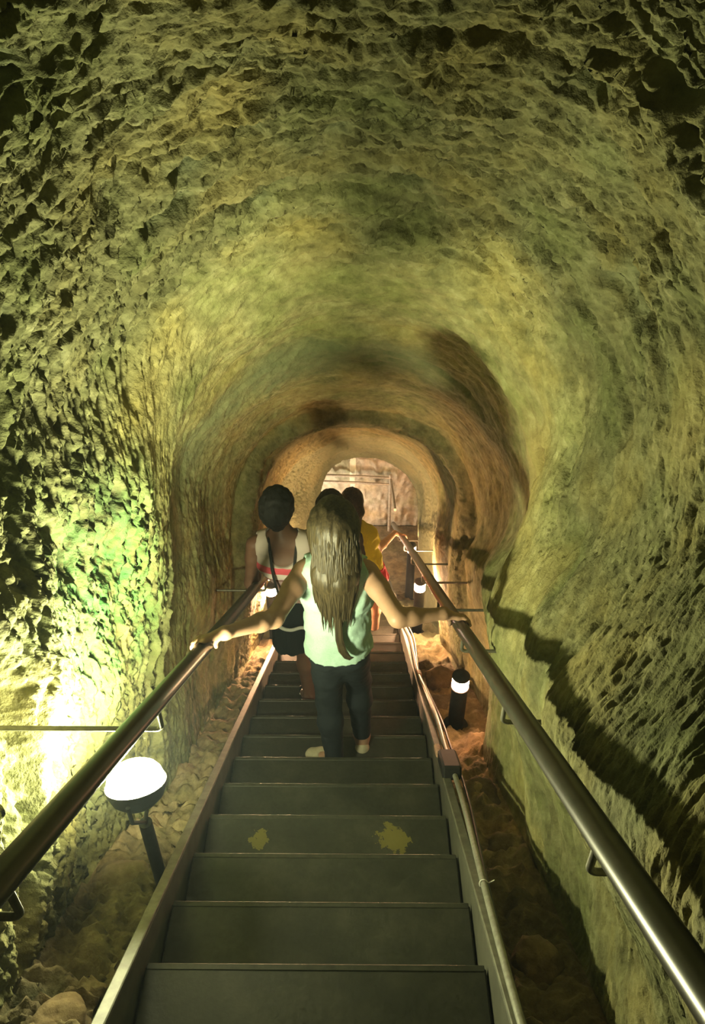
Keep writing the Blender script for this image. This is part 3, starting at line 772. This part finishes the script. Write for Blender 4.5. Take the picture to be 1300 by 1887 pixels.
class Figure:
    """one person; all joints in a local frame (x right, y ahead, z up) whose origin is on the tread"""
    def __init__(self, org, label, skin, scale=1.0, h=0.006, vs=1.0):
        self.o = np.array(org, float); self.label = label; self.skin = skin; self.h = h; self.J = {}; self.s = scale; self.vs = vs
    def loc(self, p): return (np.array(p, float) - self.o) / self.vs
    def field(self, lo, hi, h=None): return Field(lo, hi, h or self.h)
    def put(self, F, name, mat, parent=None, it=1, label=None):
        V, Q = F.mesh(name); V = smooth_vf(V.astype(np.float64), Q, it)
        ob = link(name, mesh_np(name, V, Q), mat, parent, True)
        if label: ob['label'] = label
        return ob
    def torso(self, F, g=0.0, k=0.05, hips=True, top=True):
        J = self.J; s = self.s
        lat = J['lat']; pe, wa, ch, sh, nb = J['pelvis'], J['waist'], J['chest'], J['shoulders'], J['neck']
        hw, ww, cw = J.get('widths', (.072, .052, .068)); rs = J.get('radii', (.100, .083, .096))
        for sg in (-1, 1):
            P = [pe + lat * sg * hw * s, wa + lat * sg * ww * s, ch + lat * sg * cw * s]
            if hips: F.cap(P[0], P[1], (rs[0]) * s + g, (rs[1]) * s + g, k)
            if top:
                F.cap(P[1], P[2], (rs[1]) * s + g, (rs[2]) * s + g, k)
        if top:
            F.cap(ch + lat * -.06 * s, ch + lat * .06 * s, rs[2] * s + g, rs[2] * s + g, k)
            F.cap(sh - lat * .085 * s, sh + lat * .085 * s, .050 * s + g, .050 * s + g, k)
            F.cap(ch, sh, .08 * s + g, .06 * s + g, k)
            for sg in (-1, 1): F.cap(nb + np.array((0, 0, .01)), sh + lat * sg * .10 * s, .040 * s + g, .042 * s + g, k)
    def arm(self, F, sh, el, wr, k=0.02, r=(.046, .036, .034, .023)):
        s = self.s
        F.cap(sh, lerp3(sh, el, .35), r[0] * s, r[0] * .95 * s, .03); F.cap(lerp3(sh, el, .35), el, r[0] * .93 * s, r[1] * s, k)
        F.cap(el, lerp3(el, wr, .3), r[1] * s, r[2] * 1.03 * s, k); F.cap(lerp3(el, wr, .3), wr, r[2] * s, r[3] * s, k)
        F.ell(lerp3(wr, el, -.02), (r[3] * s,) * 3, k)
    def leg(self, F, hp, kn, an, g=0.0, r=(.082, .055, .058, .038), k=0.025):
        s = self.s
        F.cap(hp, lerp3(hp, kn, .4), r[0] * s + g, r[0] * .88 * s + g, .04); F.cap(lerp3(hp, kn, .4), kn, r[0] * .85 * s + g, r[1] * s + g, k)
        cf = lerp3(kn, an, .32) + np.array((0, -.012 * s, 0)); F.cap(kn, cf, r[1] * .95 * s + g, r[2] * .95 * s + g, k); F.cap(cf, an, r[2] * .92 * s + g, r[3] * s + g, k)
    def foot(self, F, an, heel, ball, toe, g=0.0, k=0.015):
        s = self.s
        F.cap(an, heel, .036 * s + g, .031 * s + g, k); F.cap(an, ball, .034 * s + g, .026 * s + g, .03)
        d = np.array(ball) - np.array(heel); d[2] = 0; d /= np.linalg.norm(d) + 1e-9; l = np.array((-d[1], d[0], 0))
        for o in (-.020, 0.0, .018): F.cap(lerp3(heel, ball, .15), np.array(ball) + l * o * s, .026 * s + g, .022 * s + g, k)
        for i, o in enumerate((-.030, -.015, 0, .014, .027)):
            F.cap(np.array(ball) + l * o * s, np.array(toe) + l * o * .9 * s - d * (.004 * i if True else 0), .013 * s + g, .0105 * s + g, .006 + g * .5)
    def head(self, F, c, up, fwd, s=None):
        """skull, jaw, nose, brow, ears, lips and eye sockets; c at half the head height"""
        s = s or self.s; up = np.array(up, float); up /= np.linalg.norm(up); f = np.array(fwd, float); f -= up * (f @ up); f /= np.linalg.norm(f); r = np.cross(f, up)
        M = (r, f, up)  # rows
        R3 = np.array([r, f, up]).T
        def q(x, y, z): return np.array(c) + (r * x + f * y + up * z) * s
        F.ell(q(0, -.012, .028), (.074 * s, .092 * s, .086 * s), .02, R3)
        F.ell(q(0, .030, -.035), (.055 * s, .055 * s, .070 * s), .03, R3)
        F.cap(q(-.022, .055, -.088), q(.022, .055, -.088), .021 * s, .021 * s, .03)
        F.cap(q(-.040, .072, .030), q(.040, .072, .030), .013 * s, .013 * s, .02)
        F.cap(q(0, .086, .020), q(0, .106, -.022), .009 * s, .0125 * s, .012)
        for x in (-1, 1):
            F.ell(q(x * .012, .096, -.024), (.009 * s, .009 * s, .007 * s), .006, R3)
            F.ell(q(x * .045, .058, -.018), (.022 * s, .022 * s, .020 * s), .03, R3)
            F.cut_cap(q(x * .031, .094, .010), q(x * .033, .094, .010), .013 * s)
            F.ell(q(x * .031, .074, .009), (.0125 * s,) * 3, .003, R3)
            F.ell(q(x * .076, -.004, -.002), (.009 * s, .018 * s, .030 * s), .006, R3)
            F.cap(q(x * .080, -.014, .018), q(x * .078, -.008, -.022), .006 * s, .005 * s, .004)
        F.cap(q(-.018, .086, -.050), q(.018, .086, -.050), .0065 * s, .0065 * s, .005)
        F.cap(q(-.015, .086, -.060), q(.015, .086, -.060), .0065 * s, .0065 * s, .005)
        return q
    def finish(self, F, name='person', cat='person'):
        ob = self.put(F, name, self.skin, None, 1); ob.location = self.o; ob.scale = (self.vs,) * 3
        tag(ob, self.label, cat); self.body = ob; return ob

Z3 = np.array((0, 0, 1.0)); Y3 = np.array((0, 1.0, 0))
def tread_z(k): return -(1.027 + RUN * k) * RISE / RUN
def tread_y(k, t=0.5): return 1.027 + RUN * k - RUN * (1 - t)

# ---- 1. girl in the mint top, arms spread to both rails
def girl():
    G = Figure((-.084, 2.470, tread_z(6)), 'person with long light brown hair in a mint sleeveless top, arms spread to both handrails', skin_mat('fair_skin', (.36, .215, .145)), 1.0, 0.0042, 1.03)
    lat = np.array((1.0, 0, 0)); J = G.J; J['lat'] = lat
    J.update(pelvis=np.array((.008, .0, .84)), waist=np.array((.005, .005, 1.00)), chest=np.array((.0, .01, 1.17)), shoulders=np.array((-.005, .0, 1.275)), neck=np.array((-.005, .0, 1.32)))
    J['widths'] = (.044, .038, .048); J['radii'] = (.076, .070, .080)
    hc = np.array((-.008, .035, 1.495))
    shL, shR = np.array((-.135, .0, 1.268)), np.array((.128, .0, 1.268))
    elL, elR = G.loc(W(-.325, 3.08, -.59)), G.loc(W(.166, 3.10, -.59))
    wrL, wrR = G.loc(W(-.478, 2.85, -.600)), G.loc(W(.350, 3.16, -.582))
    F = G.field((-.62, -.60, -.16), (.66, .40, 1.64))
    G.torso(F)
    F.cap(J['neck'] - Z3 * .02, hc - Z3 * .05 - Y3 * .01, .048, .046, .03)
    G.head(F, hc, (0, .18, 1), (0, 1, -.25))
    G.arm(F, shL, elL, wrL); G.arm(F, shR, elR, wrR)
    grip_hand(F, wrL, G.loc(W(XRL, 2.81, NRL)), -1, .94); grip_hand(F, wrR, G.loc(W(XRR, 3.20, NRR)), 1, .94)
    # legs: weight on the left foot, right leg reaching for the next step
    hL, hR = np.array((-.042, .0, .80)), np.array((.056, .0, .80))
    kL, aL = np.array((-.048, .045, .43)), np.array((-.022, -.035, .085))
    kR, aR = np.array((.092, .15, .46)), np.array((.112, .145, .045))
    lr = (.072, .052, .054, .037); G.leg(F, hL, kL, aL, r=lr); G.leg(F, hR, kR, aR, r=lr)
    feet = [(aL, np.array((-.006, -.050, .030)), np.array((-.105, .030, .024)), np.array((-.142, .050, .018))),
            (aR, np.array((.114, .100, -.015)), np.array((.120, .195, -.090)), np.array((.122, .242, -.120)))]
    for f in feet: G.foot(F, *f)
    ob = G.finish(F)
    # leggings
    F = G.field((-.26, -.22, .04), (.30, .30, .96), .006)
    G.torso(F, .010, top=False); G.leg(F, hL, kL, lerp3(kL, aL, .93), .009, r=lr); G.leg(F, hR, kR, lerp3(kR, aR, .93), .009, r=lr)
    F.cut_plane((0, 0, .93), (0, 0, 1)); F.wrinkle(.003, .06, .06, .035, 3)
    G.put(F, 'leggings', cloth('dark_navy_leggings', (.014, .018, .022), .8), ob)
    # mint top, sleeveless
    F = G.field((-.24, -.20, .74), (.24, .22, 1.42), .005)
    G.torso(F, .014)
    F.cap((-.035, -.005, .80), (.050, -.005, .80), .092, .092, .05); F.cap((-.035, 0, .80), (-.035, .0, 1.0), .092, .086, .05); F.cap((.045, 0, .80), (.04, .0, 1.0), .092, .086, .05)
    for sg, p in ((-1, shL), (1, shR)): F.cut_cap(p + np.array((sg * .035, 0, -.02)), p + np.array((sg * .05, 0, .06)), .062, .070)
    F.cut_cap(J['neck'] + Z3 * .03 + Y3 * .02, J['neck'] + Z3 * .12 + Y3 * .03, .062, .08)
    F.cut_plane((0, 0, .835), (.06, -.05, -1)); F.wrinkle(.0065, .10, .09, .055, 9); F.wrinkle(.003, .03, .03, .05, 2)
    G.put(F, 'sleeveless_top', cloth('mint_cotton', (.30, .44, .39), .9), ob)
    # flat shoes, pink at the heel where the foot shows
    for (an, he, ba, to), nm in zip(feet, (1, 2)):
        F = G.field(np.minimum(he, to) - .09, np.maximum(he, to) + .09, .004)
        d = (ba - he) / np.linalg.norm(ba - he)
        for o in (-.02, 0, .018):
            l = np.array((-d[1], d[0], 0)); F.cap(he - Z3 * .004 + d * .01, ba + l * o, .034, .031, .015); F.cap(ba + l * o, to + l * o * .6 - Z3 * .0, .030, .022, .02)
        F.cap(he + Z3 * .012, he - Z3 * .006, .036, .034, .01)
        F.cut_cap(an - d * .004 + Z3 * .0, an + Z3 * .06, .038, .05); F.cut_cap(lerp3(an, ba, .25) + Z3 * .028, lerp3(an, ba, .75) + Z3 * .034, .030, .024)
        G.put(F, 'flat_shoe', cloth('beige_shoe', (.40, .37, .27), .75), ob)
    # hair: a smooth cap with locks falling to mid back
    M_h = hair_mat('light_brown_hair', (.017, .013, .006), (.060, .045, .021), .5)
    F = G.field((-.17, -.22, .90), (.17, .20, 1.64), .005)
    F.ell(hc + np.array((0, -.018, .028)), (.087, .102, .098), .02)
    F.cap(hc + np.array((-.02, -.055, .01)), np.array((-.03, -.085, 1.33)), .075, .060, .05); F.cap(hc + np.array((.02, -.055, .01)), np.array((.03, -.085, 1.33)), .075, .060, .05)
    F.cap((-.042, -.090, 1.34), (-.040, -.105, 1.26), .048, .028, .03); F.cap((.042, -.090, 1.34), (.040, -.105, 1.26), .048, .028, .03)
    F.cap((0, -.095, 1.32), (0, -.108, 1.24), .052, .026, .03)
    F.cut_cap(hc + np.array((0, .10, -.02)), hc + np.array((0, .13, -.11)), .075, .075)
    F.wrinkle(.006, .022, .05, .30, 4)
    hb = G.put(F, 'hair', M_h, ob, 1)
    b = MB(); r = random.Random(3)
    for i in range(120):
        t = (i + .5) / 120; a = (t - .5) * 2
        x0 = a * .082 + r.uniform(-.008, .008); zr = hc[2] + .078 - .06 * a * a + r.uniform(-.03, .012)
        back = .100 - .045 * a * a
        L0 = 1.12 + .05 * abs(a) ** 2 + .045 * math.sin(i * 1.7) + r.uniform(-.05, .06)
        pts = []
        for j in range(9):
            u = j / 8; z = zr + (L0 - zr) * u
            w = x0 * (1 + .12 * math.sin(u * 2.2)) * (1 - .26 * u * u) + .008 * math.sin(5 * u + i)
            hx = np.interp(z, (1.0, 1.2, 1.33, 1.45, 1.52, 1.58), (.112, .124, .142, .119, .097, .068))
            y = -hx - .006 + .045 * (w / .09) ** 2 + r.uniform(-.003, .003)
            pts.append((w, y, z))
        rr = [.001, .004, .0065, .0075, .0075, .007, .006, .004, .0009]
        b.tube(pts, rr, 6)
    # one longer curl swinging to the right
    for q in range(5):
        pts = [(-.004 + .004 * q, -.112, 1.26), (.0 + .004 * q, -.126, 1.12), (.004 + .004 * q, -.128, 1.02), (.015 + .005 * q, -.140, .965), (.036 + .005 * q, -.140, .925), (.056 + .004 * q, -.136, .905 + .004 * q)]
        b.tube(pts, [.002, .008, .009, .008, .006, .0015], 6)
    o = b.build('hair_locks', M_h, ob)
    o['label'] = 'loose straight locks over the back'
    # a pale ring on the left hand
    return ob
girl()

# ---- 2. woman with short black hair, striped top and dark skirt
def woman():
    kf = 9
    G = Figure((-.30, tread_y(9, .35), tread_z(9)), 'person with short black hair, striped sleeveless top and black skirt, beside the left rail', skin_mat('brown_skin', (.115, .060, .040)), 1.04, 0.006)
    s = G.s; lat = np.array((1.0, -.05, 0)); lat /= np.linalg.norm(lat); J = G.J; J['lat'] = lat
    J.update(pelvis=np.array((.025, .0, .88)), waist=np.array((.0, .0, 1.05)), chest=np.array((-.075, .01, 1.23)), shoulders=np.array((-.092, .0, 1.345)), neck=np.array((-.095, .0, 1.39)))
    J['widths'] = (.070, .042, .062); J['radii'] = (.094, .068, .090)
    hc = np.array((-.115, .03, 1.565))
    shL, shR = np.array((-.250, .0, 1.335)), np.array((.055, -.01, 1.335))
    elL, elR = np.array((-.285, -.01, 1.07)), np.array((.105, .02, 1.07))
    wrL, wrR = np.array((-.262, .20, 1.03)), np.array((.13, .12, .86))
    F = G.field((-.46, -.22, -.30), (.30, .42, 1.74))
    G.torso(F)
    F.cap(J['neck'] - Z3 * .02, hc - Z3 * .05 - Y3 * .01, .052, .050, .03)
    G.head(F, hc, (.0, .15, 1), (-.1, 1, -.2))
    G.arm(F, shL, elL, wrL, r=(.044, .036, .034, .023)); G.arm(F, shR, elR, wrR)
    yw = wrL + G.o
    loose_hand(F, wrL, (-.25, .95, -.15), (.2, 0, -1), -1, 1.0); loose_hand(F, wrR, (.1, .3, -1), (-1, 0, 0), 1, 1.0)
    hL, hR = np.array((-.07, .0, .84)), np.array((.09, .0, .84))
    kL, aL = np.array((-.015, .09, .45)), np.array((.005, .02, .085))
    kR, aR = np.array((.10, .16, .44)), np.array((.11, .24, -.09))
    G.leg(F, hL, kL, aL, r=(.085, .056, .056, .036)); G.leg(F, hR, kR, aR, r=(.085, .056, .056, .036))
    feet = [(aL, np.array((.0, -.02, .030)), np.array((-.02, .10, .024)), np.array((-.025, .145, .016))), (aR, np.array((.11, .21, -.148)), np.array((.12, .33, -.155)), np.array((.12, .375, -.162)))]
    for f in feet: G.foot(F, *f)
    ob = G.finish(F)
    # skirt
    F = G.field((-.30, -.26, .50), (.34, .30, 1.05), .006)
    for sg in (-1, 1):
        F.cap((.02 + sg * .065 * s, 0, .88), (.005 + sg * .042 * s, 0, 1.02), .108, .080, .05)
        F.cap((.02 + sg * .065 * s, 0, .88), (.005 + sg * .080, .02, .60), .108, .128, .06)
    F.cut_plane((0, 0, .585), (.1, -.1, -1)); F.cut_plane((0, 0, .99), (0, 0, 1)); F.wrinkle(.010, .045, .05, .35, 6)
    G.put(F, 'skirt', cloth('black_skirt', (.010, .013, .014), .85), ob)
    # striped top, low round back
    m, nt, bb = new_mat('striped_top')
    tc = N(nt, 'ShaderNodeTexCoord').outputs['Object']; sp = N(nt, 'ShaderNodeSeparateXYZ'); L(nt, tc, sp.inputs[0])
    mp = N(nt, 'ShaderNodeMapRange'); mp.inputs['From Min'].default_value = .95; mp.inputs['From Max'].default_value = 1.35; L(nt, sp.outputs['Z'], mp.inputs['Value'])
    r = ramp(nt, mp.outputs[0], [(0, (.30, .20, .19)), (.18, (.42, .33, .33)), (.30, (.30, .17, .17)), (.42, (.36, .25, .25)), (.50, (.20, .085, .085)), (.53, (.60, .52, .50)), (.64, (.60, .52, .50)), (.655, (.55, .07, .10)), (.75, (.55, .07, .10)), (.765, (.42, .36, .33))])
    [n for n in nt.nodes if n.type == 'VALTORGB'][0].color_ramp.interpolation = 'CONSTANT'
    L(nt, r, bb.inputs['Base Color']); bb.inputs['Roughness'].default_value = .85
    F = G.field((-.40, -.22, .88), (.28, .24, 1.52), .006)
    G.torso(F, .012)
    for sg, p in ((-1, shL), (1, shR)): F.cut_cap(p + np.array((sg * .03, 0, -.03)), p + np.array((sg * .05, 0, .06)), .062, .072)
    F.cut_cap(J['neck'] + np.array((0, -.03, -.045)), J['neck'] + np.array((0, .02, .12)), .075, .10)
    F.cut_cap(J['neck'] + np.array((0, -.10, -.06)), J['neck'] + np.array((0, -.10, .06)), .075, .09)
    F.cut_plane((0, 0, .94), (0, 0, -1)); F.wrinkle(.005, .08, .08, .05, 2)
    G.put(F, 'striped_top', m, ob)
    # dark thin straps over the shoulders and a pale cord hanging across the skirt
    b = MB()
    for sx, ex in ((-.165, -.125), (-.015, -.055)):
        pts = []
        for u in np.linspace(0, 1, 8):
            z = 1.40 - .32 * u; y = -.045 - .085 * min(1, u * 2.2) + .02 * max(0, u - .6)
            pts.append((sx + (ex - sx) * u, y, z))
        b.tube([(sx, .09, 1.33), (sx, .04, 1.405), (sx, 0, 1.412)] + pts, .0075, 8)
    o = b.build('strap', M_black, ob)
    b = MB(); pts = spline([(-.17, -.115, .93), (-.13, -.145, .865), (-.07, -.155, .845), (.0, -.155, .865), (.06, -.150, .83), (.10, -.145, .74)], 6)
    b.tube(pts, .010, 8); b.build('cord', cloth('pale_grey_cord', (.34, .35, .33)), ob)
    F = G.field(hc - .16, hc + .16, .005)
    F.ell(hc + np.array((0, -.022, .030)), (.092, .104, .104), .02); F.ell(hc + np.array((-.01, -.045, -.015)), (.074, .075, .075), .04); F.cap(hc + np.array((0, -.05, -.03)), hc + np.array((0, -.055, -.085)), .055, .030, .03)
    F.cut_cap(hc + np.array((0, .115, -.01)), hc + np.array((0, .13, -.11)), .078, .078); F.wrinkle(.006, .03, .03, .03, 5)
    G.put(F, 'hair', hair_mat('black_hair', (.005, .006, .006), (.014, .014, .013), .75), ob)
    for an, he, ba, to in feet:
        b = MB(); d = ba - he; d[2] = 0; d /= np.linalg.norm(d); l = np.array((-d[1], d[0], 0))
        F2 = G.field(np.minimum(he, to) - .08, np.maximum(he, to) + .06, .005)
        for o_ in (-.02, 0, .02): F2.cap(he, to + l * o_, .036, .032, .01)
        F2.cut_plane(he - Z3 * .018, (0, 0, 1)); F2.cut_plane(he - Z3 * .034, (0, 0, -1))
        sb = G.put(F2, 'sandal', M_black, ob)
        b.tube([an + l * .043, an - d * .035 + Z3 * .01, an - l * .043], .006, 8); b.build('ankle_strap', M_tie, sb); b = MB(); b.tube([ba + l * .042 - Z3 * .01, ba + Z3 * .026, ba - l * .042 - Z3 * .01], .007, 8)
        b.build('sandal_strap', M_tie, sb)
    return ob
woman()

# ---- 3. dark-haired head seen over the girl
def walker():
    G = Figure((-.16, tread_y(11, .5), tread_z(11)), 'person with dark hair, mostly hidden behind the girl in the mint top', skin_mat('tan_skin', (.38, .235, .15)), 1.0, 0.007)
    lat = np.array((1.0, 0, 0)); J = G.J; J['lat'] = lat
    J.update(pelvis=np.array((0, .0, .84)), waist=np.array((0, .005, 1.00)), chest=np.array((.0, .01, 1.17)), shoulders=np.array((0, .0, 1.275)), neck=np.array((0, .0, 1.32)))
    hc = np.array((.0, .03, 1.495)); shL, shR = np.array((-.14, .0, 1.265)), np.array((.14, .0, 1.265))
    elL, elR = np.array((-.19, .0, 1.0)), np.array((.18, .0, 1.0)); wrL, wrR = np.array((-.20, .10, .80)), np.array((.19, .10, .80))
    F = G.field((-.34, -.22, -.26), (.34, .44, 1.66)); G.torso(F); F.cap(J['neck'] - Z3 * .02, hc - Z3 * .06, .050, .048, .03)
    G.head(F, hc, (0, .15, 1), (0, 1, -.2)); G.arm(F, shL, elL, wrL); G.arm(F, shR, elR, wrR)
    loose_hand(F, wrL, (0, .3, -1), (1, 0, 0), -1); loose_hand(F, wrR, (0, .3, -1), (-1, 0, 0), 1)
    hL, hR = np.array((-.075, .0, .80)), np.array((.075, .0, .80)); kL, aL = np.array((-.07, .04, .43)), np.array((-.07, -.03, .085)); kR, aR = np.array((.08, .16, .42)), np.array((.085, .20, -.095))
    G.leg(F, hL, kL, aL); G.leg(F, hR, kR, aR)
    feet = [(aL, np.array((-.07, -.06, .030)), np.array((-.075, .05, .024)), np.array((-.075, .09, .016))), (aR, np.array((.085, .17, -.150)), np.array((.09, .28, -.156)), np.array((.09, .32, -.164)))]
    for f in feet: G.foot(F, *f)
    ob = G.finish(F)
    F = G.field((-.28, -.22, -.06), (.28, .32, .96), .008); G.torso(F, .012, top=False); G.leg(F, hL, kL, lerp3(kL, aL, .9), .013); G.leg(F, hR, kR, lerp3(kR, aR, .9), .013); F.cut_plane((0, 0, .92), (0, 0, 1)); F.wrinkle(.004, .06, .06, .05)
    G.put(F, 'trousers', cloth('dark_trousers', (.03, .03, .035)), ob)
    F = G.field((-.32, -.22, .76), (.32, .24, 1.44), .008); G.torso(F, .016); F.cap(shL, lerp3(shL, elL, .45), .060, .056, .03); F.cap(shR, lerp3(shR, elR, .45), .060, .056, .03)
    F.cut_plane((0, 0, .80), (0, 0, -1)); F.cut_cap(J['neck'] + Z3 * .03, J['neck'] + Z3 * .12, .064, .08); F.wrinkle(.006, .08, .08, .06, 1)
    G.put(F, 't_shirt', cloth('dark_brown_shirt', (.055, .04, .028)), ob)
    F = G.field(hc - .19, hc + .16, .006); F.ell(hc + np.array((0, -.02, .03)), (.092, .104, .102), .02); F.cap(hc + np.array((0, -.05, 0)), hc + np.array((0, -.075, -.14)), .075, .05, .04)
    F.cut_cap(hc + np.array((0, .115, -.01)), hc + np.array((0, .13, -.13)), .078, .078); F.wrinkle(.005, .02, .04, .2, 8)
    G.put(F, 'hair', hair_mat('near_black_hair', (.012, .010, .007), (.035, .028, .018)), ob)
    for an, he, ba, to in feet:
        F = G.field(np.minimum(he, to) - .08, np.maximum(he, to) + .08, .006); F.cap(he, ba, .040, .040, .02); F.cap(ba, to, .040, .030, .02); F.cap(he, he + Z3 * .03, .040, .042, .02); F.cut_plane(he - Z3 * .033, (0, 0, -1))
        G.put(F, 'shoe', M_black, ob)
walker()

# ---- 4. farther person in yellow with pink shorts, right hand on the rail
def yellow():
    G = Figure((.030, tread_y(15, .2), tread_z(15)), 'person in yellow shirt and pink shorts farther down, right hand resting on the right handrail', skin_mat('warm_skin', (.48, .27, .175)), 1.0, 0.0055)
    lat = np.array((1.0, -.25, 0)); lat /= np.linalg.norm(lat); J = G.J; J['lat'] = lat
    J.update(pelvis=np.array((.055, .0, .84)), waist=np.array((.03, .005, 1.00)), chest=np.array((-.03, .01, 1.17)), shoulders=np.array((-.05, .0, 1.275)), neck=np.array((-.06, .0, 1.32)))
    J['widths'] = (.060, .046, .052); J['radii'] = (.090, .074, .082)
    hc = np.array((-.075, .03, 1.53)); shL, shR = np.array((-.165, .035, 1.265)), np.array((.075, -.035, 1.262))
    hand = W(XRR, 7.28, NRR)
    elR = G.loc(W(.165, 6.35, -.655)); wrR = G.loc(W(.345, 7.17, -.585))
    wrR = elR + (wrR - elR) * 1.0
    elL, wrL = np.array((-.235, .06, 1.0)), np.array((-.22, .16, .80))
    hw = G.loc(hand)
    F = G.field((-.42, -.30, -.26), (.48, .85, 1.66)); G.torso(F); F.cap(J['neck'] - Z3 * .02, hc - Z3 * .06, .050, .046, .03)
    G.head(F, hc, (-.05, .15, 1), (-.75, 1, -.2)); G.arm(F, shL, elL, wrL); G.arm(F, shR, elR, wrR, r=(.046, .037, .034, .024))
    loose_hand(F, wrL, (0, .3, -1), (1, 0, 0), -1); grip_hand(F, wrR, hw, 1, 1.0)
    hL, hR = np.array((-.02, .02, .80)), np.array((.125, -.02, .80)); kL, aL = np.array((-.01, .06, .43)), np.array((-.01, -.01, .085)); kR, aR = np.array((.13, .16, .42)), np.array((.13, .22, -.095))
    G.leg(F, hL, kL, aL); G.leg(F, hR, kR, aR)
    feet = [(aL, np.array((-.01, -.04, .030)), np.array((-.015, .07, .024)), np.array((-.015, .11, .016))), (aR, np.array((.13, .19, -.150)), np.array((.135, .30, -.156)), np.array((.135, .34, -.164)))]
    for f in feet: G.foot(F, *f)
    ob = G.finish(F)
    F = G.field((-.24, -.26, .46), (.36, .32, .98), .006)
    G.torso(F, .014, top=False)
    for h_, k_ in ((hL, kL), (hR, kR)): F.cap(h_, lerp3(h_, k_, .60), .105, .100, .03)
    F.cut_plane((0, 0, .58), (.25, -.1, -1)); F.cut_plane((0, 0, .93), (0, 0, 1)); F.wrinkle(.008, .05, .05, .07, 4)
    G.put(F, 'shorts', cloth('coral_pink_shorts', (.78, .055, .10)), ob)
    F = G.field((-.36, -.26, .78), (.32, .26, 1.44), .006); G.torso(F, .014); F.cap(shL, lerp3(shL, elL, .42), .062, .058, .03); F.cap(shR, lerp3(shR, elR, .36), .060, .056, .03)
    F.cut_plane((0, 0, .93), (0, 0, -1)); F.cut_cap(J['neck'] + Z3 * .03, J['neck'] + Z3 * .12, .064, .08); F.wrinkle(.006, .07, .07, .06, 6)
    G.put(F, 't_shirt', cloth('bright_yellow_shirt', (.72, .66, .03)), ob)
    M_h = hair_mat('dark_brown_hair', (.018, .012, .006), (.075, .045, .02))
    F = G.field(hc - np.array((.2, .24, .34)), hc + np.array((.2, .16, .16)), .006); F.ell(hc + np.array((.008, -.02, .03)), (.090, .102, .100), .02)
    F.cap(hc + np.array((.03, -.06, .03)), hc + np.array((.055, -.10, -.03)), .05, .045, .03); F.cap(hc + np.array((.055, -.10, -.03)), hc + np.array((.06, -.105, -.20)), .042, .016, .03)
    F.cut_cap(hc + np.array((-.085, .105, -.01)), hc + np.array((-.10, .11, -.13)), .085, .085); F.wrinkle(.006, .02, .04, .2, 12)
    G.put(F, 'hair', M_h, ob)
    for an, he, ba, to in feet:
        F = G.field(np.minimum(he, to) - .08, np.maximum(he, to) + .08, .006); F.cap(he, ba, .040, .040, .02); F.cap(ba, to, .040, .030, .02); F.cap(he, he + Z3 * .03, .040, .042, .02); F.cut_plane(he - Z3 * .033, (0, 0, -1))
        G.put(F, 'shoe', cloth('grey_shoe', (.2, .2, .2)), ob)
yellow()
